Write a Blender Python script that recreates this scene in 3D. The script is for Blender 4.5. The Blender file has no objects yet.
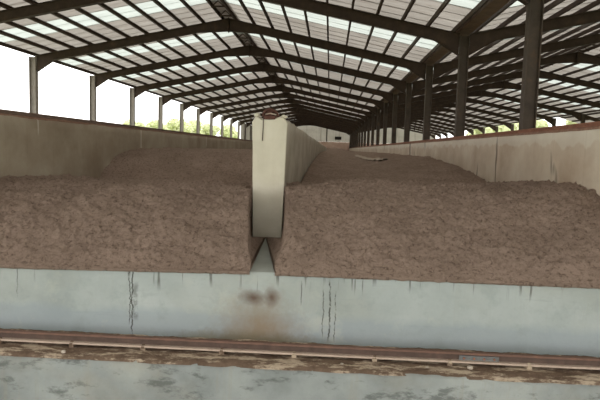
import bpy, bmesh, math, random
from mathutils import Vector, Matrix, noise

random.seed(7)
scene = bpy.context.scene
col = scene.collection

# ------------------------------------------------------------------ camera
CAM = Vector((0.0, 0.0, 2.5))
r_ = Vector((0.99811205, 0.0536653, 0.02987248))
u_ = Vector((-0.03456671, 0.0887887, 0.99545051))
f_ = Vector((-0.05076881, 0.99460374, -0.0904761))
cam_d = bpy.data.cameras.new('camera')
cam_d.sensor_width = 36.0
cam_d.lens = 560.0 / 600.0 * 36.0
cam_d.clip_end = 2000
cam = bpy.data.objects.new('camera', cam_d)
col.objects.link(cam)
M = Matrix((r_, u_, -f_)).transposed().to_4x4()
M.translation = CAM
cam.matrix_world = M
scene.camera = cam

# ------------------------------------------------------------------ overcast sky and exposure
world = bpy.data.worlds.new('overcast_sky')
scene.world = world
world.use_nodes = True
bg = world.node_tree.nodes['Background']
bg.inputs['Color'].default_value = (1.0, 0.995, 0.97, 1)
bg.inputs['Strength'].default_value = 2.6
scene.view_settings.view_transform = 'Standard'
scene.view_settings.look = 'None'
scene.view_settings.gamma = 1.0
scene.view_settings.use_curve_mapping = False
scene.view_settings.exposure = 0.15
scene.cycles.max_bounces = 10
scene.cycles.diffuse_bounces = 6
scene.cycles.transmission_bounces = 8


# ------------------------------------------------------------------ helpers
def lin(c):
    return tuple(((v / 255.0) / 12.92 if v / 255.0 <= 0.04045 else ((v / 255.0 + 0.055) / 1.055) ** 2.4) for v in c) + (1.0,)


def mk(name, verts, faces, mat, parent=None, org=(0, 0, 0), smooth=False, mats=None, fmat=None):
    o3 = Vector(org)
    me = bpy.data.meshes.new(name)
    me.from_pydata([tuple(Vector(v) - o3) for v in verts], [], faces)
    if mats:
        for m in mats:
            me.materials.append(m)
        if fmat:
            me.polygons.foreach_set('material_index', fmat)
    else:
        me.materials.append(mat)
    if smooth:
        me.polygons.foreach_set('use_smooth', [True] * len(me.polygons))
    me.update()
    ob = bpy.data.objects.new(name, me)
    col.objects.link(ob)
    if parent is not None:
        ob.parent = parent
    else:
        ob.location = o3
    return ob


def empty(name, loc):
    o = bpy.data.objects.new(name, None)
    o.empty_display_size = 0.2
    col.objects.link(o)
    o.location = loc
    return o


def tag(o, label=None, cat=None, group=None, kind=None):
    if label:
        o['label'] = label
    if cat:
        o['category'] = cat
    if group:
        o['group'] = group
    if kind:
        o['kind'] = kind
    return o


class MB:
    """collects geometry for one mesh"""
    def __init__(self):
        self.v, self.f = [], []

    def box(self, x0, x1, y0, y1, z0, z1):
        b = len(self.v)
        self.v += [(x0, y0, z0), (x1, y0, z0), (x1, y1, z0), (x0, y1, z0), (x0, y0, z1), (x1, y0, z1), (x1, y1, z1), (x0, y1, z1)]
        self.f += [(b, b+3, b+2, b+1), (b+4, b+5, b+6, b+7), (b, b+1, b+5, b+4), (b+1, b+2, b+6, b+5), (b+2, b+3, b+7, b+6), (b+3, b, b+4, b+7)]
        return self

    def hexa(self, p):
        b = len(self.v)
        self.v += [tuple(q) for q in p]
        self.f += [(b, b+3, b+2, b+1), (b+4, b+5, b+6, b+7), (b, b+1, b+5, b+4), (b+1, b+2, b+6, b+5), (b+2, b+3, b+7, b+6), (b+3, b, b+4, b+7)]
        return self

    def slab_xz(self, x0, za0, zb0, x1, za1, zb1, y0, y1):
        """prism between two x stations; za = bottom, zb = top"""
        return self.hexa([(x0, y0, za0), (x1, y0, za1), (x1, y1, za1), (x0, y1, za0), (x0, y0, zb0), (x1, y0, zb1), (x1, y1, zb1), (x0, y1, zb0)])

    def tube(self, pts, rad, n=6):
        b = len(self.v)
        k = len(pts)
        for i, p in enumerate(pts):
            p = Vector(p)
            t = (Vector(pts[min(i+1, k-1)]) - Vector(pts[max(i-1, 0)])).normalized()
            a = t.cross(Vector((0, 0, 1)) if abs(t.z) < 0.9 else Vector((1, 0, 0))).normalized()
            c = t.cross(a)
            rr = rad[i] if isinstance(rad, (list, tuple)) else rad
            for j in range(n):
                g = 2 * math.pi * j / n
                self.v.append(tuple(p + a * math.cos(g) * rr + c * math.sin(g) * rr))
        for i in range(k - 1):
            for j in range(n):
                self.f.append((b+i*n+j, b+i*n+(j+1) % n, b+(i+1)*n+(j+1) % n, b+(i+1)*n+j))
        self.f.append(tuple(b+j for j in range(n))[::-1])
        self.f.append(tuple(b+(k-1)*n+j for j in range(n)))
        return self

    def build(self, name, mat, parent=None, org=(0, 0, 0), smooth=False):
        return mk(name, self.v, self.f, mat, parent, org, smooth)


def interp(pts, x):
    if x <= pts[0][0]:
        return pts[0][1]
    for (a, b), (c, d) in zip(pts, pts[1:]):
        if x <= c:
            t = (x - a) / (c - a)
            return b + (d - b) * t
    return pts[-1][1]


def fbm(x, y, z, o=3):
    s, a, t = 0.0, 1.0, 0.0
    for _ in range(o):
        s += a * noise.noise((x, y, z))
        t += a
        x, y, z, a = x * 2.03, y * 2.03, z * 2.03, a * 0.5
    return s / t


# ------------------------------------------------------------------ procedural materials
class NT:
    def __init__(self, name, rough=0.9, spec=0.2):
        self.m = bpy.data.materials.new(name)
        self.m.use_nodes = True
        self.t = self.m.node_tree
        self.b = self.t.nodes['Principled BSDF']
        self.b.inputs['Roughness'].default_value = rough
        self.b.inputs['Specular IOR Level'].default_value = spec
        g = self.n('ShaderNodeNewGeometry')
        self.pos = g.outputs['Position']

    def n(self, typ, **kw):
        nd = self.t.nodes.new(typ)
        for k, v in kw.items():
            setattr(nd, k, v)
        return nd

    def link(self, a, b):
        self.t.links.new(a, b)

    def map(self, scale=(1, 1, 1), loc=(0, 0, 0)):
        mp = self.n('ShaderNodeMapping')
        mp.inputs['Scale'].default_value = scale
        mp.inputs['Location'].default_value = loc
        self.link(self.pos, mp.inputs['Vector'])
        return mp.outputs['Vector']

    def noise(self, scale, detail=4, rough=0.6, vscale=(1, 1, 1), loc=(0, 0, 0), dist=0.0):
        nd = self.n('ShaderNodeTexNoise')
        nd.inputs['Scale'].default_value = scale
        nd.inputs['Detail'].default_value = detail
        nd.inputs['Roughness'].default_value = rough
        nd.inputs['Distortion'].default_value = dist
        self.link(self.map(vscale, loc), nd.inputs['Vector'])
        return nd.outputs['Fac']

    def ramp(self, fac, stops, interp='LINEAR'):
        nd = self.n('ShaderNodeValToRGB')
        nd.color_ramp.interpolation = interp
        el = nd.color_ramp.elements
        while len(el) < len(stops):
            el.new(0.5)
        for e, (p, c) in zip(el, stops):
            e.position = p
            e.color = c if len(c) == 4 else lin(c)
        self.link(fac, nd.inputs['Fac'])
        return nd.outputs['Color']

    def mask(self, fac, a, b):
        return self.ramp(fac, [(a, (0, 0, 0, 1)), (b, (1, 1, 1, 1))])

    def mix(self, fac, a, b, mode='MIX'):
        nd = self.n('ShaderNodeMix', data_type='RGBA', blend_type=mode)
        for s, v in ((nd.inputs[0], fac), (nd.inputs[6], a), (nd.inputs[7], b)):
            if isinstance(v, (int, float)):
                s.default_value = v
            elif isinstance(v, tuple):
                s.default_value = v if len(v) == 4 else lin(v)
            else:
                self.link(v, s)
        return nd.outputs[2]

    def math(self, op, a, b=0.0, clamp=False):
        nd = self.n('ShaderNodeMath', operation=op, use_clamp=clamp)
        for s, v in ((nd.inputs[0], a), (nd.inputs[1], b)):
            if isinstance(v, (int, float)):
                s.default_value = v
            else:
                self.link(v, s)
        return nd.outputs[0]

    def xyz(self):
        nd = self.n('ShaderNodeSeparateXYZ')
        self.link(self.pos, nd.inputs[0])
        return nd.outputs

    def band(self, v, lo, hi, soft):
        """1 between lo and hi with soft shoulders"""
        def mr(a, b):
            nd = self.n('ShaderNodeMapRange')
            nd.clamp = True
            nd.inputs['From Min'].default_value = a
            nd.inputs['From Max'].default_value = b
            self.link(v, nd.inputs['Value'])
            return nd.outputs[0]
        return self.math('MULTIPLY', mr(lo - soft, lo + soft), mr(hi + soft, hi - soft))

    def color(self, c):
        if isinstance(c, tuple):
            self.b.inputs['Base Color'].default_value = c if len(c) == 4 else lin(c)
        else:
            self.link(c, self.b.inputs['Base Color'])
        return self

    def bump(self, h, strength=0.4, dist=0.02):
        bp = self.n('ShaderNodeBump')
        bp.inputs['Strength'].default_value = strength
        bp.inputs['Distance'].default_value = dist
        self.link(h, bp.inputs['Height'])
        self.link(bp.outputs[0], self.b.inputs['Normal'])
        return self


def compost_mat(name, base, dark, light):
    t = NT(name, 1.0, 0.05)
    c = t.ramp(t.noise(1.3, 5, 0.65), [(0.3, base), (0.7, light)])
    c = t.mix(t.mask(t.noise(17, 4, 0.75), 0.50, 0.70), c, dark)
    c = t.mix(t.mask(t.noise(30, 3, 0.7, loc=(3, 1, 2)), 0.56, 0.72), c, light)
    t.color(c)
    t.bump(t.noise(22, 5, 0.8), 1.0, 0.09)
    return t.m


M_COMPOST = compost_mat('compost_damp_brown', (158, 136, 121), (112, 93, 81), (188, 163, 147))


def concrete(name, base, light, dark, stain, streak=0.5, rough=0.85, bump=0.25, streak_axis='z'):
    t = NT(name, rough, 0.25)
    c = t.ramp(t.noise(0.9, 6, 0.62, loc=(4, 2, 1)), [(0.28, dark), (0.5, base), (0.72, light)])
    c = t.mix(t.math('MULTIPLY', t.mask(t.noise(0.45, 5, 0.6, vscale=(1, 1, 1.6), loc=(9, 3, 5)), 0.48, 0.70), 0.6), c, stain)
    vs = (3.2, 3.2, 0.22)
    c = t.mix(t.math('MULTIPLY', t.mask(t.noise(1.7, 5, 0.7, vscale=vs), 0.56, 0.76), streak), c, stain)
    c = t.mix(t.math('MULTIPLY', t.mask(t.noise(14, 4, 0.7), 0.55, 0.8), 0.25), c, dark)
    return t, c


# left wall: damp grey-olive plaster
t, c = concrete('concrete_damp_olive', (170, 156, 137), (182, 171, 152), (150, 135, 117), (140, 121, 102), 0.35)
y, z = t.xyz()[1:]
for yc, w, z0 in ((10.85, 0.022, 2.66), (16.9, 0.05, 2.35), (26.0, 0.05, 2.5)):   # pale lime runs below the rail
    k = t.math('MULTIPLY', t.band(y, yc - w, yc + w, w * 0.6), t.band(z, z0, 4, 0.06))
    c = t.mix(t.math('MULTIPLY', k, 0.6), c, (214, 206, 192))
t.color(c); t.bump(t.noise(20, 5, 0.7), 0.25, 0.02); M_WALL_L = t.m
# right wall: pale, blotched at the top, dark seep marks
t, c = concrete('concrete_blotched_beige', (206, 189, 169), (218, 207, 190), (188, 167, 146), (172, 147, 124), 0.45)
z = t.xyz()[2]
c = t.mix(t.math('MULTIPLY', t.band(t.math('ADD', z, t.math('MULTIPLY', t.noise(2.2, 3, 0.5, vscale=(1, 1, 0.2)), 0.5)), 2.98, 4.2, 0.02), 0.45), c, (222, 216, 203))
c = t.mix(t.math('MULTIPLY', t.mask(t.noise(1.6, 3, 0.55, vscale=(1, 1.1, 0.28), loc=(2, 7, 4)), 0.63, 0.68), 0.75), c, (96, 82, 70))
t.color(c); t.bump(t.noise(22, 5, 0.7), 0.25, 0.02); M_WALL_R = t.m
# dividing wall: creamy skim coat, grey on the long sides where compost rubs
t, c = concrete('concrete_cream_skim', (216, 209, 190), (224, 218, 202), (200, 192, 172), (178, 166, 144), 0.15)
y = t.xyz()[1]
ca = t.ramp(t.noise(1.1, 6, 0.62, vscale=(1, 0.6, 1.3)), [(0.3, (156, 146, 129)), (0.5, (176, 166, 149)), (0.7, (190, 181, 164))])
c = t.mix(t.band(y, 9.56, 900, 0.02), c, ca)
t.color(c); t.bump(t.noise(18, 5, 0.7), 0.2, 0.02); M_WALL_C = t.m

# front apron face: pale blue-green wash with drips, cracks and one spill stain
t, c = concrete('concrete_blue_green_wash', (164, 170, 167), (177, 182, 179), (143, 150, 147), (154, 155, 144), 0.35, 0.7)
x, y, z = t.xyz()
low = t.band(t.math('ADD', z, t.math('MULTIPLY', t.noise(2.0, 4, 0.6), 0.25)), -2, 0.50, 0.05)
c = t.mix(t.math('MULTIPLY', low, 0.6), c, (146, 155, 160))
c = t.mix(t.math('MULTIPLY', t.mask(t.noise(3.5, 5, 0.75, vscale=(0.25, 1, 3.0)), 0.60, 0.75), 0.45), c, (140, 148, 146))
c = t.mix(t.math('MULTIPLY', t.mask(t.noise(2.4, 5, 0.7, loc=(7, 1, 3)), 0.52, 0.68), 0.55), c, (142, 150, 146))
c = t.mix(t.math('MULTIPLY', t.mask(t.noise(1.7, 5, 0.7, loc=(1, 8, 6)), 0.54, 0.70), 0.5), c, (184, 184, 172))
# drips running down from the lip
dz = t.math('ADD', z, t.math('MULTIPLY', t.noise(5.0, 2, 0.5, vscale=(1, 1, 0.0), loc=(1, 0, 0)), 0.75))
drip = t.math('MULTIPLY', t.mask(t.noise(13.0, 3, 0.6, vscale=(1, 1, 0.05), loc=(5, 0, 0)), 0.60, 0.66), t.band(dz, 1.16, 5, 0.06))
c = t.mix(t.math('MULTIPLY', drip, 0.7), c, (78, 76, 68))


def crack(c, xc, w, wob, z0, z1, strength):
    wx = t.math('ADD', x, t.math('MULTIPLY', t.math('SUBTRACT', t.noise(3.0, 5, 0.75, vscale=(0, 0, 1), loc=(xc * 7, 0, 0)), 0.5), wob))
    k = t.math('MULTIPLY', t.band(wx, xc - w, xc + w, w * 0.5), t.band(z, z0, z1, 0.04))
    k = t.math('MULTIPLY', k, t.mask(t.noise(9, 4, 0.8, loc=(xc, 2, 0)), 0.38, 0.5))
    return t.mix(t.math('MULTIPLY', k, strength), c, (58, 55, 50))


c = crack(c, -2.48, 0.008, 0.12, -1, 2, 0.95)
c = crack(c, -2.51, 0.006, 0.16, 0.2, 0.9, 0.9)
c = crack(c, -2.44, 0.03, 0.12, 0.25, 0.72, 0.45)
c = crack(c, -0.02, 0.006, 0.10, 0.15, 0.72, 0.8)
c = crack(c, 0.06, 0.009, 0.11, 0.1, 0.85, 0.9)
c = crack(c, 0.13, 0.006, 0.09, 0.1, 0.70, 0.8)
c = crack(c, -0.30, 0.005, 0.05, 0.55, 0.82, 0.8)
c = crack(c, -4.0, 0.006, 0.08, 0.45, 0.9, 0.7)
# spill of compost water: a fan below the gap between the heaps with two dark blots


def blob(cx, cz, rx, rz, soft, wob=0.25):
    dx = t.math('DIVIDE', t.math('SUBTRACT', x, cx), rx)
    dzz = t.math('DIVIDE', t.math('SUBTRACT', z, cz), rz)
    d = t.math('SQRT', t.math('ADD', t.math('MULTIPLY', dx, dx), t.math('MULTIPLY', dzz, dzz)))
    d = t.math('ADD', d, t.math('MULTIPLY', t.math('SUBTRACT', t.noise(6, 4, 0.7), 0.5), wob * 2))
    nd = t.n('ShaderNodeMapRange')
    nd.clamp = True
    nd.inputs['From Min'].default_value = 1.0
    nd.inputs['From Max'].default_value = 1.0 - soft
    t.link(d, nd.inputs['Value'])
    return nd.outputs[0]


c = t.mix(t.math('MULTIPLY', blob(-0.82, 0.16, 0.66, 0.62, 0.9, 0.4), 0.85), c, (136, 116, 92))
c = t.mix(t.math('MULTIPLY', blob(-0.92, 0.60, 0.20, 0.12, 0.9), 0.9), c, (88, 64, 48))
c = t.mix(t.math('MULTIPLY', blob(-0.68, 0.61, 0.11, 0.15, 0.9), 0.85), c, (92, 68, 52))
c = t.mix(t.math('MULTIPLY', blob(-1.0, 0.02, 1.2, 0.17, 0.6, 0.5), 0.7), c, (128, 118, 96))
t.color(c); t.bump(t.noise(24, 5, 0.7), 0.15, 0.015); M_FACE = t.m

# trough floor and trench concrete
t, c = concrete('concrete_grey_floor', (168, 172, 166), (182, 186, 180), (146, 150, 144), (140, 136, 122), 0.0)
t.color(c); t.bump(t.noise(24, 5, 0.7), 0.2, 0.015); M_FLOOR = t.m
t, c = concrete('concrete_trench_wall', (140, 144, 141), (162, 165, 160), (108, 112, 109), (144, 133, 112), 0.45, 0.8)
c = t.mix(t.math('MULTIPLY', t.mask(t.noise(2.6, 5, 0.75, vscale=(0.7, 1, 1.8), loc=(3, 3, 3)), 0.54, 0.64), 0.7), c, (84, 86, 82))
t.color(c); t.bump(t.noise(20, 5, 0.75), 0.35, 0.02); M_TRENCH = t.m

# dirt on the ledge, with pale dried slurry
t = NT('dirt_with_dried_slurry', 1.0, 0.05)
c = t.ramp(t.noise(6, 5, 0.7), [(0.3, (92, 76, 64)), (0.7, (126, 106, 90))])
c = t.mix(t.math('MULTIPLY', t.mask(t.noise(3.2, 6, 0.78, vscale=(0.55, 1.8, 1), loc=(2, 5, 0)), 0.50, 0.58), 0.85), c, (192, 174, 152))
t.color(c); t.bump(t.noise(30, 4, 0.75), 0.6, 0.02); M_DIRT = t.m


def steel(name, a, b, c3, rough=0.75, scale=3.0):
    t = NT(name, rough, 0.3)
    c = t.ramp(t.noise(scale, 6, 0.7), [(0.3, a), (0.55, b), (0.78, c3)])
    t.color(c); t.bump(t.noise(40, 3, 0.7), 0.12, 0.005)
    return t.m


M_RAFTER = steel('steel_dark_brown', (58, 46, 40), (70, 56, 48), (92, 70, 56))
M_PURLIN = steel('steel_purlin_brown', (64, 52, 46), (76, 62, 54), (98, 78, 66))
M_COLOUT = steel('steel_light_grey_column', (132, 124, 116), (148, 140, 132), (118, 98, 84))  # left columns: lighter and greyer than the other columns
M_COLMID = steel('steel_dark_column', (72, 62, 55), (86, 75, 66), (108, 84, 66))
M_GUTTER = steel('steel_gutter_rust', (98, 78, 62), (116, 94, 76), (130, 92, 66))
M_RUST = steel('steel_rail_rust', (122, 84, 68), (146, 100, 80), (166, 116, 92), 0.85, 9.0)
M_RUSTDARK = steel('steel_rail_web_rust', (76, 62, 55), (90, 73, 65), (104, 84, 74), 0.85, 9.0)
M_HEAD = steel('steel_front_rail_head', (98, 76, 66), (112, 85, 73), (136, 98, 80), 0.85, 9.0)
M_OLDRAIL = steel('steel_dull_brown_rail', (112, 92, 80), (132, 110, 97), (150, 128, 112), 0.9, 7.0)
M_RUSTBED = steel('mortar_rust_stained', (128, 98, 82), (148, 114, 96), (170, 138, 118), 0.95, 6.0)
M_DUSTY = steel('steel_dusty_flange', (168, 148, 132), (186, 166, 150), (150, 124, 106), 0.9, 8.0)
M_REDSTEEL = steel('steel_red_rust', (80, 55, 48), (98, 66, 57), (138, 108, 97), 0.85, 14.0)
M_GALV = steel('fishplate_grey_steel', (92, 92, 92), (112, 112, 110), (84, 70, 60), 0.6, 12.0)


def sheet_mat(name, a, b, dirt, trans, dirt_amt, vs=None):
    """weathered translucent roofing sheet: part diffuse, part translucent"""
    t = NT(name, 0.7, 0.2)
    c = t.ramp(t.noise(0.8, 6, 0.65, vscale=(0.5, 2.0, 1)), [(0.3, a), (0.7, b)])
    c = t.mix(t.math('MULTIPLY', t.mask(t.noise(2.2, 5, 0.75, vscale=(vs or (0.35, 2.4, 1)), loc=(4, 4, 4)), 0.5, 0.72), dirt_amt), c, dirt)
    t.color(c)
    tr = t.n('ShaderNodeBsdfTranslucent')
    t.link(c, tr.inputs['Color'])
    mx = t.n('ShaderNodeMixShader')
    mx.inputs[0].default_value = trans
    out = t.t.nodes['Material Output']
    t.link(t.b.outputs[0], mx.inputs[1])
    t.link(tr.outputs[0], mx.inputs[2])
    t.link(mx.outputs[0], out.inputs['Surface'])
    return t.m


M_SHEET = sheet_mat('roof_sheet_grey', (144, 138, 130), (168, 162, 154), (120, 107, 96), 0.45, 0.6)
M_SKY = sheet_mat('roof_sheet_clear', (178, 184, 178), (194, 200, 194), (162, 164, 155), 0.62, 0.4)
M_ENDSHEET = sheet_mat('end_wall_sheet', (170, 163, 155), (190, 184, 176), (118, 108, 98), 0.25, 0.8, (0.55, 0.55, 0.02))

t = NT('brick_dusty_pink', 0.95, 0.1)
c = t.ramp(t.noise(1.2, 5, 0.7), [(0.3, (206, 170, 152)), (0.7, (222, 196, 180))])
t.color(c); M_BRICK = t.m
t = NT('dark_louvre', 0.8, 0.1); t.color((52, 46, 44)); M_DARK = t.m
t = NT('leaf_haze_pale', 0.8, 0.2)
c = t.ramp(t.noise(0.5, 4, 0.6), [(0.3, (218, 224, 182)), (0.7, (230, 232, 200))])  # leaf colour bleached: outdoor haze and overexposure are painted into it
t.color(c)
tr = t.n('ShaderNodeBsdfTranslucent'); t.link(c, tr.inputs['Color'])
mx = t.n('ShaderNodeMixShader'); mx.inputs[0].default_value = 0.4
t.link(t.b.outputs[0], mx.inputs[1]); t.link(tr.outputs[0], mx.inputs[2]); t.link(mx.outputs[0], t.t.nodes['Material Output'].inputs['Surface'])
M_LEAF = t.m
t = NT('bark_brown', 0.95, 0.1); t.color(t.ramp(t.noise(5, 4, 0.7, vscale=(1, 1, 0.2)), [(0.3, (88, 74, 60)), (0.7, (120, 102, 84))])); M_BARK = t.m
t = NT('grass_ground', 1.0, 0.05); t.color(t.ramp(t.noise(0.3, 6, 0.7), [(0.3, (116, 132, 78)), (0.7, (150, 150, 104))])); M_GRASS = t.m
t = NT('pale_stone', 0.9, 0.1); t.color(t.ramp(t.noise(20, 4, 0.7), [(0.3, (164, 150, 136)), (0.7, (190, 178, 164))])); M_STONE = t.m
t = NT('pale_fabric', 0.9, 0.1); t.color(t.ramp(t.noise(6, 4, 0.7), [(0.3, (176, 156, 140)), (0.7, (200, 182, 166))])); M_STRIP = t.m

# ------------------------------------------------------------------ dimensions (metres; z = 0 is the top of the track ledge)
FLOOR_Z = 0.97
FACE_Y = 6.95
LEDGE_Y = 6.16
TRENCH_Z = -1.3
XL, XC0, XC1, XR = -5.77, -1.34, -0.73, 3.96     # wall faces
WALL_Z = 2.945
WALL_END = 121.0
K = 1.06
RX, LX = 3.96 * K, -12.75 * K                    # column lines
SPAN = RX - LX
RIDGE1, RIDGE2, RX2 = (RX + LX) / 2, RX + SPAN / 2, RX + SPAN
BAY, Y0 = 6.0 * K, 11.64 * K
NF = 18
EAVE = 2.5 + 3.60 * K                            # rafter top at the eaves
SL = 0.205
ROOF_Y0 = Y0 - 3 * BAY + 0.3  # roof carried on unseen over the camera to cut light on the foreground
END_Y = Y0 + BAY * (NF - 1)


def rafter_top(x):
    if x <= RX:
        return EAVE + SL * (SPAN / 2 - abs(x - RIDGE1))
    return EAVE + SL * (SPAN / 2 - abs(x - RIDGE2))


# ------------------------------------------------------------------ ground, slab, ledge
g = MB()
g.v = [(-400, -300, -1.35), (400, -300, -1.35), (400, 500, -1.35), (-400, 500, -1.35)]
g.f = [(0, 1, 2, 3)]
tag(g.build('ground', M_GRASS), 'rough grass ground around the shed', 'ground', kind='structure')
tag(MB().box(-22, 30, -12, LEDGE_Y + 0.05, TRENCH_Z - 0.04, TRENCH_Z).build('floor_trench', M_FLOOR),
    'concrete trench floor in front of the track ledge', 'floor', kind='structure')

def lip_z(x):
    return interp([(-6, 0.835), (-3.9, 0.855), (-0.9, 0.905), (4, 0.907)], x)


def floor_at(x, y):
    fe = lip_z(x) + 0.025
    return fe + (FLOOR_Z - fe) * max(0.0, min(1.0, (y - FACE_Y - 0.02) / 2.03))


# trough slab with the pale front face; its front edge is slightly worn
v, f, fm = [], [], []
xs = [LX - 1 + i * 0.25 for i in range(int((RX2 - LX + 2) / 0.25) + 1)]
prof = [(FACE_Y, -0.2), (FACE_Y, 0.2), (FACE_Y, 0.6), (FACE_Y, 0.9), (FACE_Y + 0.004, FLOOR_Z - 0.015), (FACE_Y + 0.02, FLOOR_Z), (FACE_Y + 2.05, FLOOR_Z), (END_Y + 1.5, FLOOR_Z), (END_Y + 1.5, -1.3)]
for xx in xs:
    for j, (yy, zz) in enumerate(prof):
        w = 0.006 * fbm(xx * 1.7, zz * 2, 3) if j < 6 else 0
        if j in (3, 4, 5):
            zz = floor_at(xx, yy) - (0.07, 0.015, 0.0)[j - 3]
        v.append((xx, yy + w, zz))
n = len(prof)
for i in range(len(xs) - 1):
    for j in range(n - 1):
        f.append((i*n+j, (i+1)*n+j, (i+1)*n+j+1, i*n+j+1))
        fm.append(0 if j < 5 else 1)
slab = mk('floor', v, f, None, mats=[M_FACE, M_FLOOR], fmat=fm)
tag(slab, 'raised concrete trough floor with pale blue-green front face', 'floor', kind='structure')

# track ledge: concrete body with a crumbled front edge
v, f = [], []
xs = [-9 + i * 0.04 for i in range(451)]
prof = [(0, -1.3), (0, -0.5), (0, -0.12), (0.01, -0.04), (0.06, -0.005), (0.3, -0.012), (FACE_Y - LEDGE_Y - 0.004, -0.012)]
for xx in xs:
    for j, (yy, zz) in enumerate(prof):
        a = (0, 0.004, 0.012, 0.03, 0.03, 0, 0)[j]
        e = a * (fbm(xx * 3, j * 0.7, 1.5, 4) * 1.6)
        e2 = a * 0.8 * fbm(xx * 4, j, 9.5, 3)
        v.append((xx, LEDGE_Y + yy + e, zz + e2))
n = len(prof)
for i in range(len(xs) - 1):
    for j in range(n - 1):
        f.append((i*n+j, (i+1)*n+j, (i+1)*n+j+1, i*n+j+1))
tag(mk('ledge', v, f, M_TRENCH, smooth=True), 'grey concrete ledge carrying the transfer rail', 'ledge', kind='structure')

# dirt crust lying on the ledge
v, f = [], []
nx, ny = 560, 30
for i in range(nx + 1):
    xx = -8 + 16 * i / nx
    y_near = LEDGE_Y + 0.03 + 0.06 * fbm(xx * 2.3, 0.3, 7.7, 4)
    for j in range(ny + 1):
        tt = j / ny
        yy = y_near + (FACE_Y - 0.012 - y_near) * tt
        hgt = 0.022 + 0.020 * fbm(xx * 2.5, yy * 4, 2.2, 3) + 0.016 * fbm(xx * 11, yy * 14, 4.1, 3)
        hgt += 0.05 * max(0, tt - 0.75) * 2
        hgt *= min(1, tt * 7)
        v.append((xx, yy, max(hgt, -0.004) if j else -0.02))
for i in range(nx):
    for j in range(ny):
        a = i * (ny + 1) + j
        f.append((a, a + ny + 1, a + ny + 2, a + 1))
o = mk('dirt_layer', v, f, M_DIRT, smooth=True)
tag(o, 'brown dirt and dried pale slurry spread along the rail ledge', 'dirt', kind='stuff')

# ------------------------------------------------------------------ transfer rail
RAIL_Y = 6.52
rail = empty('transfer_rail', (-0.5, RAIL_Y, 0.0))
tag(rail, 'long rusty steel rail running along the dirt ledge in front', 'rail')
ro = (-0.5, RAIL_Y, 0)
RB = 0.060
MB().box(-9, 9, RAIL_Y - 0.065, RAIL_Y + 0.065, RB, RB + 0.022).build('rail_foot', M_DUSTY, rail, ro)['label'] = 'pale dusty bottom flange'
MB().box(-9, 9, RAIL_Y - 0.010, RAIL_Y + 0.010, RB + 0.0225, RB + 0.090).build('rail_web', M_RUSTDARK, rail, ro)
hd = MB()
hd.hexa([(-9, RAIL_Y - 0.03, RB + 0.0905), (9, RAIL_Y - 0.03, RB + 0.0905), (9, RAIL_Y + 0.03, RB + 0.0905), (-9, RAIL_Y + 0.03, RB + 0.0905),
         (-9, RAIL_Y - 0.024, RB + 0.112), (9, RAIL_Y - 0.024, RB + 0.112), (9, RAIL_Y + 0.024, RB + 0.112), (-9, RAIL_Y + 0.024, RB + 0.112)])
hd.build('rail_head', M_HEAD, rail, ro)
clip_me = None
for i in range(18):
    cx = -7.62 + 0.915 * i + random.uniform(-0.05, 0.05)
    if clip_me is None:
        m = MB()
        m.box(-0.028, 0.028, -0.07, 0.07, 0.0 - RB, -0.002)
        m.hexa([(-0.018, -0.074, -0.002), (0.018, -0.074, -0.002), (0.018, -0.034, 0.0225), (-0.018, -0.034, 0.0225),
                (-0.018, -0.074, 0.012), (0.018, -0.074, 0.012), (0.018, -0.034, 0.034), (-0.018, -0.034, 0.034)])
        o = m.build('rail_clip', M_DIRT, rail)
        clip_me = o
    else:
        o = clip_me.copy()
        col.objects.link(o)
        o.parent = rail
    o.location = (cx + 0.5, 0, RB)
fp = MB().box(1.60, 2.06, RAIL_Y - 0.026, RAIL_Y - 0.011, RB + 0.022, RB + 0.078).build('fishplate', M_GALV, rail, ro)
fp['label'] = 'dark steel joint plate'
for i in range(4):
    m = MB()
    cx = 1.655 + i * 0.117
    m.tube([(cx, RAIL_Y - 0.026, RB + 0.05), (cx, RAIL_Y - 0.044, RB + 0.05)], 0.013, 6)
    m.build('bolt', M_RUST, fp, ro)

# ------------------------------------------------------------------ trough walls


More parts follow.
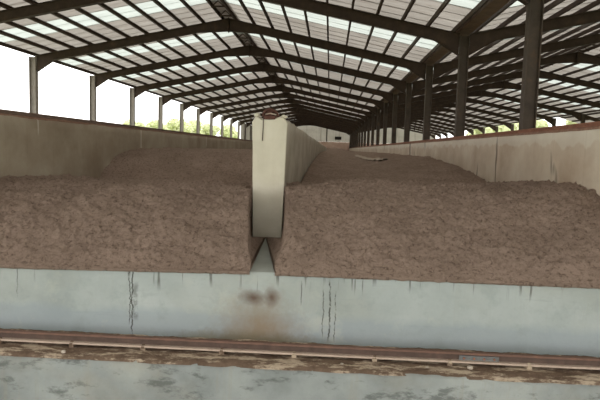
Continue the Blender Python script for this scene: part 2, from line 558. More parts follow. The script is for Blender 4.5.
def trough_wall(name, x0, x1, y0, y1, z0, z1, mat, taper=0.0, rough=0.012, seed=0.0, step0=0.06, front_round=0.03, crown=0.0):
    """long wall: a slightly ragged cross-section swept along y, closed at the front end"""
    ys, y, s = [], y0, step0
    while y < y1:
        ys.append(y)
        y += s
        s = min(s * 1.035, 3.0)
    ys.append(y1)
    ch = 0.03
    nz = 14
    prof = []
    for i in range(nz + 1):
        tt = i / nz
        prof.append((x0 + taper * (1 - tt), z0 + (z1 - ch - z0) * tt))
    prof += [(x0 + (x1 - x0) * q, z1) for q in ((0.1, 0.24, 0.36, 0.5, 0.64, 0.76, 0.88) if crown else (0.05, 0.35, 0.65, 0.95))]
    for i in range(nz + 1):
        tt = 1 - i / nz
        prof.append((x1 - taper * (1 - tt), z0 + (z1 - ch - z0) * tt))
    n = len(prof)
    v, f = [], []
    for k, yy in enumerate(ys):
        for j, (xx, zz) in enumerate(prof):
            top = max(0.0, 1 - (z1 - zz) / 0.18)
            amp = rough * (0.35 + 2.2 * top)
            dx = amp * fbm(zz * 2.1 + seed, yy * 1.9, xx * 2 + 3, 4)
            dz = (amp * 1.3 * fbm(xx * 3 + seed, yy * 2.3, 7.1, 4)) if top > 0 else 0
            if crown and zz >= z1 - 1e-6:
                u = (xx - x0) / (x1 - x0)
                dz += crown * (0.75 + 0.9 * fbm(xx * 4, yy * 3.1, 2.2, 4)) * (1.0 if u < 0.2 else 0.55 if u < 0.5 else 0.5 if u < 0.7 else 0.65)
            # worn arris at the front end
            fr = math.exp(-(yy - y0) / 0.05) * front_round
            cx = (x0 + x1) / 2
            sx = 1 - fr / (x1 - x0)
            v.append((cx + (xx - cx) * sx + dx, yy, zz + dz - fr * 0.7 * top))
    for k in range(len(ys) - 1):
        for j in range(n - 1):
            f.append((k*n+j, (k+1)*n+j, (k+1)*n+j+1, k*n+j+1)[::-1])
    f.append(tuple(range(n))[::-1])
    f.append(tuple((len(ys)-1)*n+j for j in range(n)))
    o = mk(name, v, f, mat, smooth=False)
    me = o.data
    me.polygons.foreach_set('use_smooth', [len(p.vertices) == 4 for p in me.polygons])
    return o


wl = trough_wall('wall_left', XL - 0.6, XL, 7.3, WALL_END, FLOOR_Z, WALL_Z, M_WALL_L, seed=1.0)
tag(wl, 'long damp olive-grey concrete trough wall on the left', 'wall', kind='structure')
wr = trough_wall('wall_right', XR, XR + 0.6, 7.3, WALL_END, FLOOR_Z, WALL_Z, M_WALL_R, seed=5.0)
tag(wr, 'long blotched beige concrete trough wall on the right', 'wall', kind='structure')
wc = trough_wall('wall_center', XC0, XC1, 9.49, WALL_END, FLOOR_Z, 2.965, M_WALL_C, taper=0.05, rough=0.02, seed=9.0, step0=0.03, crown=0.09)
tag(wc, 'cream concrete dividing wall between the two compost troughs', 'wall', kind='structure')


def wall_rail(x, y0, y1, z, label, mat=None):
    mat = mat or M_RUST
    org = (x, y0, z)
    e = empty('turner_rail', org)
    tag(e, label, 'rail', 'turner rails on the trough walls')
    bd = MB()
    # dirt-caked mortar bed under the rail, ragged
    v, f = [], []
    yy, s = y0, 0.05
    rows = []
    while yy < y1:
        rows.append(yy)
        yy += s
        s = min(s * 1.05, 4)
    rows.append(y1)
    pr = [(-0.036, -0.02), (-0.034, 0.02), (-0.015, 0.028), (0.015, 0.028), (0.034, 0.02), (0.036, -0.02)]
    for q in rows:
        for a, b in pr:
            v.append((x + a * (1 + 0.3 * fbm(q * 2, a * 9, 1, 3)), q, z + b + 0.012 * fbm(q * 3, a * 20, 5, 3)))
    for k in range(len(rows) - 1):
        for j in range(5):
            f.append((k*6+j, k*6+j+1, (k+1)*6+j+1, (k+1)*6+j))
    f.append(tuple(range(6)))
    mk('mortar_bed', v, f, M_RUSTBED, e, org, smooth=True)
    MB().box(x - 0.036, x + 0.036, y0, y1, z + 0.028, z + 0.045).build('rail_foot', mat, e, org)
    MB().box(x - 0.013, x + 0.013, y0, y1, z + 0.0455, z + 0.072).build('rail_web', mat, e, org)
    MB().box(x - 0.030, x + 0.030, y0, y1, z + 0.0725, z + 0.098).build('rail_head', mat, e, org)
    return e


wall_rail(XL - 0.05, 7.4, WALL_END, WALL_Z, 'dull brown rail on top of the left olive-grey trough wall', M_OLDRAIL)
wall_rail(XR + 0.036, 7.4, WALL_END, WALL_Z, 'red-brown rusty rail on top of the right beige trough wall')
XM = -1.03
er = wall_rail(XM, 9.72, WALL_END, 3.02, 'rusty rail on top of the cream dividing wall')

# bent rusty stop plate at the rail's front end
org = (XM, 9.56, 3.0)
st = empty('rail_end_stop', org)
tag(st, 'bent red rusty steel stop on the front end of the cream dividing wall', 'rail stop')
m = MB()
arc = []
for i in range(11):
    a = math.pi * (0.98 - 0.92 * i / 10)
    arc.append((XM + 0.0 + 0.125 * math.cos(a), 3.01 + 0.145 * math.sin(a) * (1.0 if i < 6 else 0.94)))
for (xa, za), (xb, zb) in zip(arc, arc[1:]):
    m.hexa([(xa, 9.50, za), (xb, 9.50, zb), (xb, 9.70, zb), (xa, 9.70, za),
            (XM + (xa - XM) * 1.16, 9.50, za + 0.018), (XM + (xb - XM) * 1.16, 9.50, zb + 0.018), (XM + (xb - XM) * 1.16, 9.70, zb + 0.018), (XM + (xa - XM) * 1.16, 9.70, za + 0.018)])
for q in range(1, 6):
    (xa, za), (xb, zb) = arc[q], arc[10 - q]
    (xc, zc), (xd, zd) = arc[q - 1], arc[11 - q]
    m.hexa([(xc, 9.56, zc), (xd, 9.56, zd), (xd, 9.60, zd), (xc, 9.60, zc), (xa, 9.56, za), (xb, 9.56, zb), (xb, 9.60, zb), (xa, 9.60, za)])
m.build('bent_plate', M_REDSTEEL, st, org)
m = MB()
m.box(XM - 0.10, XM + 0.085, 9.50, 9.62, 2.985, 3.045)
m.box(XM - 0.07, XM + 0.10, 9.56, 9.68, 3.045, 3.10)
m.box(XM - 0.03, XM + 0.02, 9.52, 9.60, 3.045, 3.11)
m.build('rail_stub', M_REDSTEEL, st, org)
m = MB()
m.tube([(XM - 0.09, 9.56, 3.07), (XM + 0.0, 9.505, 3.085), (XM + 0.10, 9.53, 3.065)], 0.012, 6)
m.build('rod', M_DUSTY, st, org)
m = MB()
m.tube([(XM - 0.10, 9.53, 3.04), (XM - 0.112, 9.475, 3.0), (XM - 0.112, 9.47, 2.86), (XM - 0.118, 9.472, 2.70), (XM - 0.12, 9.475, 2.62)], 0.008, 6)
m.build('hanging_wire', M_RUSTDARK, st, org)

# broken lumps of concrete beside the stop
def stone(name, c, r, mat, seed, flat=0.7):
    bm = bmesh.new()
    bmesh.ops.create_icosphere(bm, subdivisions=2, radius=1.0)
    vs = []
    for q in bm.verts:
        d = q.co.normalized()
        k = 1 + 0.45 * noise.noise((d.x * 1.6 + seed, d.y * 1.6, d.z * 1.6))
        vs.append((c[0] + d.x * r * k * 1.2, c[1] + d.y * r * k, c[2] + r * flat * 0.75 + d.z * r * k * flat))
    fs = [tuple(q.index for q in p.verts) for p in bm.faces]
    bm.free()
    return mk(name, vs, fs, mat, None, c)


tag(stone('concrete_lump', (XM - 0.235, 9.58, 3.03), 0.05, M_WALL_C, 3.3), 'broken concrete lump left of the red rail stop', 'rubble')
tag(stone('concrete_lump', (XM + 0.225, 9.58, 3.01), 0.05, M_WALL_C, 8.1), 'broken concrete lump right of the red rail stop', 'rubble')

# ------------------------------------------------------------------ compost heaps


def ramp_s(a, b, x):
    t = max(0.0, min(1.0, (x - a) / (b - a)))
    return t * t * (3 - 2 * t)


def heap_noise(x, y, k=1.0):
    z = 0.07 * k * fbm(x * 0.9, y * 0.9, 11.3, 3)
    z += 0.050 * fbm(x * 3.2, y * 3.2, 4.7, 3)
    n1 = fbm(x * 10.0, y * 10.0, 1.9, 3)
    z += 0.055 * n1 + 0.045 * abs(n1)
    z += 0.045 * fbm(x * 5.5, y * 5.5, 8.2, 2)
    z += 0.024 * noise.noise((x * 27, y * 27, 0.4))
    return z


def grid_heap(name, xr, rows, zf, nx, mat, front_lip=False, apron=None):
    v, f = [], []
    xcols = []
    for k, y in enumerate(rows):
        a, b = xr(y)
        for i in range(nx + 1):
            x = a + (b - a) * i / nx
            v.append((x, y, zf(x, y, a, b)))
    n = nx + 1
    m = len(rows)
    for k in range(m - 1):
        for i in range(nx):
            f.append((k*n+i, k*n+i+1, (k+1)*n+i+1, (k+1)*n+i))
    top = len(v)
    # skirts down to the slab on the two sides and the back
    def skirt(idx, z):
        b = len(v)
        for q in idx:
            x, y, _ = v[q]
            v.append((x, y, floor_at(x, y) + 0.002))
        for q in range(len(idx) - 1):
            f.append((idx[q], idx[q+1], b+q+1, b+q))
    skirt([k*n for k in range(m)][::-1], FLOOR_Z + 0.004)
    skirt([k*n+nx for k in range(m)], FLOOR_Z + 0.004)
    skirt([(m-1)*n+i for i in range(n)][::-1], FLOOR_Z + 0.004)
    def lip(first, cnt):
        b = len(v)
        for dy, dz in ((0.004, 0.0), (0.03, 0.0), (0.034, None)):
            for q in range(cnt):
                x, y, _ = v[first + q]
                zz = lip_z(x) + 0.014 * fbm(x * 9, 3, 3, 3) if dz is not None else floor_at(x, y) + 0.002
                v.append((x, y + dy, zz))
        for ring in range(3):
            s = b + ring * cnt
            p0 = first if ring == 0 else b + (ring - 1) * cnt
            for q in range(cnt - 1):
                f.append((p0+q+1, p0+q, s+q, s+q+1))
    if front_lip:
        lip(0, n)
        # apron of material lying in front of the dividing wall's end
        nearx, edge = apron
        na = 24
        b0 = len(v)
        ar = [y for y in rows if y < 9.47]
        for y in ar:
            p, q = nearx(y), edge(y)
            lo, hi = min(p, q), max(p, q)
            for k in range(na + 1):
                x = lo + (hi - lo) * k / na
                v.append((x, y, zf(x, y, 0, 0)))
        w = na + 1
        for r in range(len(ar) - 1):
            for k in range(na):
                f.append((b0+r*w+k, b0+r*w+k+1, b0+(r+1)*w+k+1, b0+(r+1)*w+k))
        lip(b0, w)
        eidx = na if edge(9) > nearx(9) else 0
        side = [b0 + r*w + eidx for r in range(len(ar))]
        skirt(side if eidx else side[::-1], FLOOR_Z + 0.004)
        skirt([b0 + (len(ar)-1)*w + k for k in range(w)][::-1], FLOOR_Z + 0.004)
    else:
        skirt([i for i in range(n)], FLOOR_Z + 0.004)
    return mk(name, v, f, mat, None, ((xr(rows[0])[0] + xr(rows[0])[1]) / 2, rows[0], lip_z(-3 if xr(9)[0] < -3 else 1.5)), smooth=True)


def rows_from(a, b, s0, grow, smax):
    out, y, s = [], a, s0
    while y < b - s * 0.5:
        out.append(y)
        y += s
        s = min(s * grow, smax)
    out.append(b)
    return out


HEAP_Y0, HEAP_SPLIT = 6.912, 13.4
front_rows = rows_from(HEAP_Y0, 9.46, 0.022, 1.0, 0.022) + rows_from(9.485, HEAP_SPLIT, 0.024, 1.012, 0.06)


def notch(y, side):
    t = (y - 6.93) / (9.45 - 6.93)
    return (-0.965 - 0.085 * t) if side < 0 else (-0.645 - 0.405 * t)


def left_x(y):
    return (XL + 0.004, XC0 + 0.03)


def right_x(y):
    return (max(XC1 - 0.03, notch(y, 1)) if y < 9.47 else XC1 - 0.03, XR - 0.004)


PL = [(6.9, 0.88), (7.0, 0.95), (7.15, 1.06), (7.5, 1.28), (8.0, 1.55), (8.4, 1.69), (8.9, 1.77), (9.6, 1.81), (11, 1.79), (12.4, 1.66), (13.4, 1.56)]
PR = [(6.9, 0.92), (7.0, 1.0), (7.15, 1.11), (7.5, 1.33), (8.0, 1.62), (8.4, 1.80), (8.9, 1.92), (9.5, 1.96), (11, 1.92), (12.5, 1.80), (13.4, 1.72)]


def hollow(d, y, s, z):
    """low apron in front of the dividing wall's end, banking up steeply beside it"""
    low = min(FLOOR_Z + 0.06 + d * 1.2, 2.47 - 0.158 * y)
    return min(z, low * (1 - s) + z * s)


def zl_front(x, y, a, b):
    base = interp(PL, y - 0.16 * fbm(x * 0.8, 2.1, 5.5, 2) * ramp_s(6.95, 7.6, y))
    gx = -3.55 - 0.35 * (9.3 - y)
    base -= 0.09 * math.exp(-((x - gx + 0.10) / 0.22) ** 2) * ramp_s(7.4, 8.4, y) * (1 - ramp_s(9.6, 10.6, y))
    base += 0.05 * math.exp(-((x - gx - 0.35) / 0.3) ** 2) * ramp_s(7.4, 8.4, y) * (1 - ramp_s(9.6, 10.6, y))
    k = 0.35 + 0.65 * ramp_s(6.92, 7.25, y)
    k *= 1 - 0.7 * ramp_s(12.6, 13.3, y)
    z = base + heap_noise(x, y) * k
    if y < 9.47:
        z = hollow(notch(y, -1) - x, y, ramp_s(-0.1405 * y + 0.025, -0.1405 * y - 0.03, x), z)
    return max(z, floor_at(x, y) + 0.012)


def zr_front(x, y, a, b):
    base = interp(PR, y - 0.14 * fbm(x * 0.8, 8.1, 5.5, 2) * ramp_s(6.95, 7.6, y) + 0.35 * ramp_s(2.6, 3.9, x) * ramp_s(6.95, 7.6, y))
    base -= 0.10 * (1 - ramp_s(-0.7, 0.6, x)) * ramp_s(7.6, 9, y)
    base += 0.09 * ramp_s(2.4, 3.9, x) * ramp_s(7.8, 9, y) * (1 - ramp_s(10, 12.5, y))
    k = 0.35 + 0.65 * ramp_s(6.92, 7.25, y)
    k *= 1 - 0.7 * ramp_s(12.6, 13.3, y)
    z = base + heap_noise(x + 31, y) * k
    if y < 9.47:
        z = hollow(x - notch(y, 1), y, ramp_s(-0.080 * y - 0.02, -0.080 * y + 0.04, x), z)
    return max(z, floor_at(x, y) + 0.012)


tag(grid_heap('compost_heap', left_x, front_rows, zl_front, 215, M_COMPOST, True, (lambda y: XC0 + 0.03, lambda y: notch(y, -1))),
    'brown crumbly compost heap filling the front of the left trough', 'compost heap')
tag(grid_heap('compost_heap', right_x, front_rows, zr_front, 215, M_COMPOST, True, (lambda y: max(XC1 - 0.03, notch(y, 1)), lambda y: notch(y, 1))),
    'brown crumbly compost heap filling the front of the right trough', 'compost heap')

rear_rows = rows_from(HEAP_SPLIT + 0.01, 119.5, 0.035, 1.016, 1.2)
QL = [(13.4, 1.53), (13.65, 1.58), (14.15, 1.86), (14.67, 2.11), (15.2, 2.22), (15.7, 2.29), (16.8, 2.34), (19, 2.36), (40, 2.38), (120, 2.42)]


def zl_rear(x, y, a, b):
    k = min(1, 0.3 + ramp_s(13.4, 14.0, y))
    return interp(QL, y + 0.25 * fbm(x * 0.7, 4, 4, 2) * ramp_s(13.4, 14.4, y)) + heap_noise(x, y + 9) * k * 0.9


QA = [(13.4, 1.64), (15, 1.68), (21, 1.93), (30, 2.12), (40, 2.24), (60, 2.32), (95, 2.36), (108, 2.75), (120, 2.9)]
QB = [(13.4, 1.74), (15, 1.92), (17, 2.08), (19, 2.17), (22.5, 2.33), (40, 2.38), (95, 2.38), (120, 2.5)]


def zr_rear(x, y, a, b):
    k = min(1, 0.3 + ramp_s(13.4, 14.0, y))
    s = ramp_s(a + 1.6, b, x)
    return interp(QA, y) * (1 - s) + interp(QB, y) * s + heap_noise(x + 7, y + 3) * k * 0.8


tag(grid_heap('compost_heap', lambda y: (XL + 0.004, XC0 - 0.012), rear_rows, zl_rear, 100, M_COMPOST),
    'higher compost bed rising behind the front heap in the left trough', 'compost heap')
tag(grid_heap('compost_heap', lambda y: (XC1 + 0.012, XR - 0.004), rear_rows, zr_rear, 100, M_COMPOST),
    'long compost bed stretching back behind the front heap in the right trough', 'compost heap')

# pale strip lying on the right-hand bed
m = MB()
pts = [(1.54, 32.3), (1.67, 29.4), (1.83, 25.7), (2.02, 23.7), (2.25, 23.0)]
v, f = [], []
for i in range(len(pts) * 4 - 3):
    q, s = divmod(i, 4)
    a = Vector(pts[q]); b = Vector(pts[min(q + 1, len(pts) - 1)])
    p = a.lerp(b, s / 4)
    zz = max(zr_rear(p.x + dx, p.y, XC1, XR) for dx in (-0.15, 0, 0.15)) + 0.02
    for dx, dz in ((-0.15, -0.03), (-0.08, 0.03), (0.05, 0.045), (0.15, -0.03)):
        v.append((p.x + dx, p.y, zz + dz + 0.012 * noise.noise((p.x * 4, p.y * 4, dx * 9))))
k = len(v) // 4
for i in range(k - 1):
    for j in range(3):
        f.append((i*4+j, i*4+j+1, (i+1)*4+j+1, (i+1)*4+j))
tag(mk('fabric_strip', v, f, M_STRIP, None, (2.0, 26.0, 2.0), smooth=True), 'pale crumpled strip lying on the right compost bed', 'strip')

# stones on the ledge
for i, (cx, cy, r, lb) in enumerate([
        (1.70, 6.36, 0.030, 'largest pale stone on the dirt ledge, below the rail joint plate'),
        (-3.05, 6.24, 0.026, 'pale pebble on the dirt ledge edge near the left end of the picture'),
        (0.22, 6.30, 0.016, 'small white pebble on the dirt ledge right of the centre'),
        (1.20, 6.33, 0.014, 'small pale pebble on the dirt ledge left of the joint plate')]):
    tag(stone('pebble', (cx, cy, 0.034), r, M_STONE, i * 2.7), lb, 'stone', 'pebbles on the rail ledge')

# ------------------------------------------------------------------ steel portal frames


def ibeam(stations, w=0.2, tf=0.016, tw=0.012):
    """stations (x, z_top, z_bottom); flanges above and below a web, in the plane y = 0"""
    m = MB()
    for (xa, ta, ba), (xb, tb, bb) in zip(stations, stations[1:]):
        m.slab_xz(xa, ta - tf, ta, xb, tb - tf, tb, -w / 2, w / 2)
        m.slab_xz(xa, ba, ba + tf, xb, bb, bb + tf, -w / 2, w / 2)
        m.slab_xz(xa, ba + tf, ta - tf, xb, bb + tf, tb - tf, -tw / 2, tw / 2)
    return m


def hcol(x, z0, z1, d=0.34, w=0.24, tf=0.018, tw=0.014):
    m = MB()
    m.box(x - d / 2, x - d / 2 + tf, -w / 2, w / 2, z0, z1)
    m.box(x + d / 2 - tf, x + d / 2, -w / 2, w / 2, z0, z1)
    m.box(x - d / 2 + tf, x + d / 2 - tf, -tw / 2, tw / 2, z0, z1)
    return m


def half_rafter(xc, xr, knee, kd):
    """from a column at xc to the ridge at xr"""
    s = 1 if xr > xc else -1
    st = []
    for d, dep in ((0.17, kd), (knee * 0.5, kd * 0.62 + 0.13), (knee, 0.36), (SPAN / 2 - 1.35, 0.36), (SPAN / 2 - 0.02, 0.55)):
        x = xc + s * d
        zt = rafter_top(x)
        st.append((x, zt, zt - dep))
    if s < 0:
        st = st[::-1]
    return ibeam(st)


def make_frame():
    root = empty('portal_frame', (0, 0, 0))
    c1 = hcol(LX, FLOOR_Z, EAVE - 0.03, 0.30).build('column', M_COLOUT, root)
    c2 = hcol(RX, WALL_Z + 0.02, EAVE - 0.03, 0.28, 0.24).build('column', M_COLMID, root)
    MB().box(RX - 0.155, RX + 0.155, -0.18, 0.18, WALL_Z + 0.002, WALL_Z + 0.02).build('base_plate', M_COLMID, c2)
    hcol(RX2, FLOOR_Z, EAVE - 0.03, 0.30).build('column', M_COLMID, root)
    for xc, xr, kn, kd in ((LX, RIDGE1, 0.95, 0.72), (RX, RIDGE1, 1.0, 0.68), (RX, RIDGE2, 1.0, 0.68), (RX2, RIDGE2, 0.95, 0.72)):
        half_rafter(xc, xr, kn, kd).build('rafter', M_RAFTER, root)
    for xr in (RIDGE1, RIDGE2):
        zt = rafter_top(xr)
        MB().box(xr - 0.018, xr + 0.018, -0.13, 0.13, zt - 0.60, zt + 0.02).build('ridge_plate', M_RAFTER, root)
    return root


ORD = ['first', 'second', 'third', 'fourth', 'fifth', 'sixth', 'seventh', 'eighth', 'ninth', 'tenth', 'eleventh', 'twelfth', 'thirteenth',
       'fourteenth', 'fifteenth', 'sixteenth', 'seventeenth', 'eighteenth']


def copy_tree(o, parent=None):
    c = o.copy()
    col.objects.link(c)
    c.parent = parent
    for ch in list(o.children):
        copy_tree(ch, c)
    return c


fr0 = make_frame()
for i in range(NF):
    o = fr0 if i == 0 else copy_tree(fr0)
    o.location = (0, Y0 + BAY * i, 0)
    lb = ORD[i] + ' brown steel portal frame counted from the front of the shed'
    if i == 0:
        lb = 'nearest brown steel portal frame, its column thickest, on the right wall'
    if i == NF - 1:
        lb = 'last brown steel portal frame, against the far end wall'
    tag(o, lb, 'portal frame', 'portal frames of the shed')

# ------------------------------------------------------------------ roof slopes: purlins and corrugated sheets
PUR = 0.15      # purlin depth
SHEET_W = BAY / 8.0


slopes = [(LX - 0.28, RIDGE1 - 0.0, 'roof_west', 'left-hand roof slope of the nearer shed, grey sheets with clear strips'),
          (RX - 0.215, RIDGE1 + 0.0, 'roof_middle', 'right-hand roof slope of the nearer shed, falling to the valley gutter'),
          (RX + 0.215, RIDGE2 - 0.12, 'roof_beyond', 'roof slope of the second shed rising from the valley gutter'),
          (RX2 + 0.28, RIDGE2 + 0.12, 'roof_far_right', 'farthest right roof slope, falling away beyond the second ridge')]


def top_at(x, side):
    """rafter line continued past the eaves"""
    if side < 2:
        return EAVE + SL * (SPAN / 2 - abs(x - RIDGE1))
    return EAVE + SL * (SPAN / 2 - abs(x - RIDGE2))


NSEP = 7        # bays built sheet by sheet
for si, (xe, xr, nm, lb) in enumerate(slopes):
    base = empty(nm, ((xe + xr) / 2, ROOF_Y0, EAVE))
    base.location = (0, 0, 0)
    tag(base, lb, 'roof', kind='structure')
    sgn = 1 if xr > xe else -1
    # purlins, one full-length member each
    half = SPAN / 2
    pm = None
    xcol = LX if si == 0 else (RX if si < 3 else RX2)
    for k in range(11):
        d = 0.04 + (half - 0.32) * k / 10.0
        if si in (1, 2):
            d = 0.34 + (half - 0.62) * k / 10.0
        x = xcol + sgn * d
        z0 = top_at(x, si)
        if pm is None:
            m = MB()
            L = END_Y + 0.3 - ROOF_Y0
            m.box(-0.034, -0.026, 0, L, 0.0, PUR - 0.006)
            m.box(-0.026, 0.034, 0, L, PUR - 0.016, PUR - 0.006)
            m.box(-0.026, 0.034, 0, L, 0.002, 0.012)
            o = m.build('purlin', M_PURLIN, base)
            pm = o
        else:
            o = pm.copy()
            col.objects.link(o)
            o.parent = base
        o.location = (x, ROOF_Y0, z0)
    # sheets

    def sheet_geo(y_len, y_off):
        v, f = [], []
        n = 11
        for i in range(n):
            y = y_off + y_len * i / (n - 1) * 1.09
            dz = 0.030 if i % 2 else 0.0
            for x in (xe, xr):
                v.append((x, y, top_at(x, si) + PUR + dz + 0.004))
        for i in range(n - 1):
            f.append((i*2, i*2+1, i*2+3, i*2+2))
        return v, f
    protos = {}
    far_v = {0: [], 1: []}
    far_f = {0: [], 1: []}
    ystart = Y0 - BAY * 3
    for b in range(NF + 2):
        for k in range(8):
            y = ystart + b * BAY + k * SHEET_W
            if y < ROOF_Y0 - 0.1:
                continue
            clear = 1 if k in (3, 4) else 0
            lift = 0.004 * ((b * 8 + k) % 2)
            if b < NSEP:
                if clear not in protos:
                    v, f = sheet_geo(SHEET_W, 0.0)
                    o = mk('clear_roof_sheet' if clear else 'roof_sheet', v, f, M_SKY if clear else M_SHEET, base)
                    protos[clear] = o
                else:
                    o = protos[clear].copy()
                    col.objects.link(o)
                    o.parent = base
                o.location = (0, y, lift)
            else:
                v, f = sheet_geo(SHEET_W, y)
                q = len(far_v[clear])
                far_v[clear] += [(a, b2, c + lift) for a, b2, c in v]
                far_f[clear] += [tuple(q + j for j in t4) for t4 in f]
    for clear in (0, 1):
        o = mk('clear_roof_sheets_beyond' if clear else 'roof_sheets_beyond', far_v[clear], far_f[clear], M_SKY if clear else M_SHEET, base)
        o['kind'] = 'stuff'

# ridge caps
for xr, nm, lift, lb in ((RIDGE1, 'ridge_cap', 0.05, 'folded sheet ridge cap along the nearer shed'), (RIDGE2, 'ridge_cap', 0.17, 'raised vented ridge cap along the second shed')):
    zr = EAVE + SL * SPAN / 2 + PUR + lift
    v = []
    for y in (ROOF_Y0, END_Y + 0.3):
        v += [(xr - 0.4, y, zr - 0.4 * SL), (xr, y, zr + 0.005), (xr + 0.4, y, zr - 0.4 * SL)]
    o = mk(nm, v, [(0, 1, 4, 3), (1, 2, 5, 4)], M_SHEET)
    tag(o, lb, 'ridge cap', kind='structure')

# ridge ties between the two top purlins
for ri, xr in enumerate((RIDGE1, RIDGE2)):
    e = empty('ridge_bracing', (xr, ROOF_Y0, EAVE + SL * SPAN / 2))
    tag(e, ('ladder of steel ties under the ridge of the nearer shed', 'ladder of steel ties under the ridge of the second shed')[ri], 'bracing')
    zt = EAVE + SL * SPAN / 2
    tie = None
    y = Y0 - BAY / 8
    while y < END_Y:
        if tie is None:
            m = MB()
            m.box(-0.27, 0.27, -0.03, 0.03, 0.0, 0.05)
            m.slab_xz(-0.27, -0.02, 0.03, 0.0, 0.22, 0.27, -0.012, 0.012)
            m.slab_xz(0.0, 0.22, 0.27, 0.27, -0.02, 0.03, -0.012, 0.012)
            o = m.build('tie', M_PURLIN, e)
            tie = o
        else:
            o = tie.copy()
            col.objects.link(o)
            o.parent = e
        o.location = (0, y - ROOF_Y0, -0.10)
        y += BAY / 4

# valley gutter over the middle columns
m = MB()
yA, yB = ROOF_Y0, END_Y + 0.3
zg = EAVE + 0.075
for a, b, c, d in ((-0.20, 0.20, 0.0, 0.012), (-0.212, -0.20, 0.0, 0.11), (0.20, 0.212, 0.0, 0.11)):
    m.box(RX + a, RX + b, yA, yB, zg + c, zg + d)
tag(m.build('valley_gutter', M_GUTTER, None, (RX, yA, zg)), 'long rusty brown valley gutter above the middle columns', 'gutter')

# lean-to roof along the near part of the far right side
lt = empty('lean_to_roof', (0, 0, 0))
tag(lt, 'low grey sheet lean-to roof beyond the far right columns', 'roof', kind='structure')
for k in range(0, 90):
    y = 4.0 + k * 0.75
    if y > 56:
        break
    if k == 0:
        v, f = [], []
        for i in range(11):
            for x, zz in ((RX2 + 0.2, EAVE + 0.05), (RX2 + 5.5, EAVE - 1.45)):
                v.append((x, 0.75 * i / 10 * 1.09, zz + (0.03 if i % 2 else 0)))
        f = [(i*2, i*2+1, i*2+3, i*2+2) for i in range(10)]
        o = mk('roof_sheet', v, f, M_SHEET, lt)
        p0 = o
    else:
        o = p0.copy()
        col.objects.link(o)
        o.parent = lt
    o.location = (0, y, 0.004 * (k % 2))
for k in range(6):
    x = RX2 + 0.35 + k * 1.0
    zz = EAVE + 0.05 - (x - RX2 - 0.2) * 1.5 / 5.3
    MB().box(x - 0.035, x + 0.035, 4.0, 56.0, zz - 0.15, zz - 0.01).build('purlin', M_PURLIN, lt)
lc = None
for i in range(6):
    y = Y0 + BAY * (i + 1)
    if lc is None:
        m = MB()
        m.slab_xz(RX2 + 0.17, EAVE - 0.42, EAVE - 0.12, RX2 + 5.5, EAVE - 1.9, EAVE - 1.62, -0.06, 0.06)
        m.box(RX2 + 5.3, RX2 + 5.5, -0.1, 0.1, -1.35, EAVE - 1.7)
        lc = m.build('lean_to_frame', M_RAFTER, lt)
        o = lc
    else:
        o = lc.copy()
        col.objects.link(o)
        o.parent = lt
    o.location = (0, y, 0)

# ------------------------------------------------------------------ far end wall and side cladding
EY = END_Y + 0.55
v, f = [], []
x = LX - 0.2
i = 0
while x < RX2 + 0.2:
    x1 = x + 0.45
    dy = 0.0 if i % 2 else 0.07
    za = top_at(x, 0 if x < RX else 2) + 0.12
    zb = top_at(x1, 0 if x1 < RX else 2) + 0.12
    b = len(v)
    v += [(x, EY + dy, 4.25), (x1, EY + dy, 4.25), (x1, EY + dy, zb), (x, EY + dy, za)]
    f.append((b, b+1, b+2, b+3))
    if i:
        f.append((b - 3, b, b + 3, b - 2))
    x = x1
    i += 1
wb = mk('wall_back', v, f, M_ENDSHEET)
tag(wb, 'pale ribbed sheet end wall at the far end of the shed', 'wall', kind='structure')
MB().box(0.9, 2.3, EY - 0.06, EY - 0.02, 4.75, 5.4).build('louvre', M_DARK, wb)
MB().box(-0.98, -0.72, EY - 0.2, EY - 0.02, 4.25, top_at(-0.85, 0) - 0.1).build('gable_post', M_COLMID, wb)
MB().box(8.0, 8.26, EY - 0.2, EY - 0.02, 4.25, top_at(8.1, 2) - 0.1).build('gable_post', M_COLMID, wb)
tag(MB().box(LX - 0.2, RX2 + 0.2, EY - 0.05, EY + 0.2, FLOOR_Z - 0.2, 4.24).build('wall_back_base', M_BRICK),
    'dusty pink brick base of the far end wall', 'wall', kind='structure')
v, f = [], []
y = Y0 + BAY * 11.55
i = 0
while y < END_Y:
    b = len(v)
    dx = 0.0 if i % 2 else -0.06
    v += [(LX - 0.22 + dx, y, 1.0), (LX - 0.22 + dx, y + 0.5, 1.0), (LX - 0.22 + dx, y + 0.5, EAVE + 0.05), (LX - 0.22 + dx, y, EAVE + 0.05)]
    f.append((b, b+3, b+2, b+1))
    if i:
        f.append((b - 3, b - 2, b + 3, b))
    y += 0.5
    i += 1
tag(mk('wall_side', v, f, M_ENDSHEET), 'pale sheet cladding closing the far left bays', 'wall', kind='structure')

# ------------------------------------------------------------------ trees outside


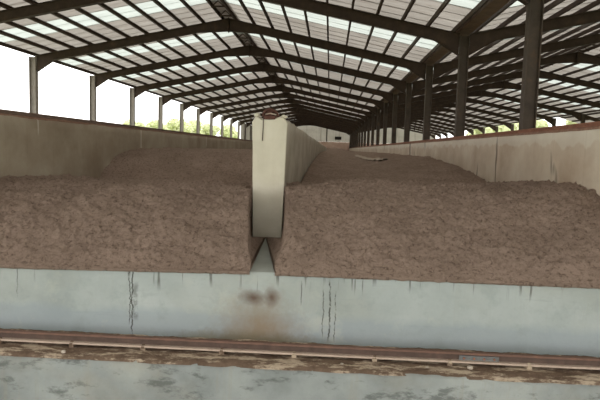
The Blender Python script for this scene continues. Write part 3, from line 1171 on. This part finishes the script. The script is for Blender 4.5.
def tree_meshes(seed, h, w):
    rnd = random.Random(seed)
    tr = MB()
    tr.tube([(0, 0, -0.3), (0.1, 0.05, h * 0.3), (0.0, 0.1, h * 0.6)], [0.22, 0.16, 0.08], 7)
    for k in range(5):
        a = k * 1.3 + seed
        tr.tube([(0.05, 0.05, h * (0.25 + 0.06 * k)), (math.cos(a) * w * 0.3, math.sin(a) * w * 0.3, h * (0.5 + 0.06 * k))], [0.08, 0.03], 5)
    lobes = []
    for k in range(11):
        a = rnd.uniform(0, 6.28)
        rr = rnd.uniform(0.0, 0.62) * w
        zz = rnd.uniform(0.35, 0.86) * h
        lobes.append((math.cos(a) * rr * (1.15 - zz / h * 0.6), math.sin(a) * rr * (1.15 - zz / h * 0.6), zz, rnd.uniform(0.22, 0.36) * w))
    v, f = [], []
    for (cx, cy, cz, r) in lobes:
        for _ in range(330):
            d = Vector((rnd.gauss(0, 1), rnd.gauss(0, 1), rnd.gauss(0, 1))).normalized()
            rr = r * (0.72 + 0.32 * rnd.random())
            p = Vector((cx, cy, cz)) + Vector((d.x * rr, d.y * rr, d.z * rr * 0.85))
            nrm = (d + Vector((rnd.gauss(0, .5), rnd.gauss(0, .5), rnd.gauss(0, .5)))).normalized()
            a = nrm.orthogonal().normalized()
            b = nrm.cross(a)
            s = rnd.uniform(0.13, 0.26)
            q = len(v)
            v += [tuple(p + a * s), tuple(p + b * s * 0.6), tuple(p - a * s), tuple(p - b * s * 0.6)]
            f.append((q, q+1, q+2, q+3))
    return tr, v, f


protos = []
for k, (h, w) in enumerate(((8.5, 3.4), (9.5, 3.8), (7.5, 3.6))):
    tr, v, f = tree_meshes(k * 3 + 1, h, w)
    root = empty('tree', (0, 0, -300))
    tr.build('trunk', M_BARK, root)
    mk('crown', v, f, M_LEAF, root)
    protos.append([root, False])

spots = [(-27, 58, 0, .70), (-31, 70, 1, .72), (-27, 80, 2, .95), (-33, 92, 0, 1.0), (-27, 100, 1, 1.0), (-33, 112, 2, 1.2), (-26, 118, 0, 1.1),
         (-33, 132, 1, 1.15), (-25, 138, 2, 1.4), (-40, 124, 0, 1.2),
         (31, 66, 1, 1.1), (32, 75, 2, 1.4), (30, 84, 0, 1.2), (31, 93, 1, 1.15), (30, 102, 2, 1.5), (31, 112, 0, 1.3), (32, 122, 1, 1.2)]
left = [s for s in spots if s[0] < 0]
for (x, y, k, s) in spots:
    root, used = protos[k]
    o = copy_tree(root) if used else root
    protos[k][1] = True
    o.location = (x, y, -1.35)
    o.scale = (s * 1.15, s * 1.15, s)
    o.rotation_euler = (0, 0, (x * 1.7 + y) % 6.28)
    grp = [q for q in spots if (q[0] < 0) == (x < 0)]
    rank = sorted(grp, key=lambda q: q[1]).index((x, y, k, s))
    side = 'beyond the left columns' if x < 0 else 'beyond the far right columns'
    tag(o, 'pale green leafy tree %s, %s nearest of its row' % (side, ORD[rank]), 'tree', 'trees outside the shed')
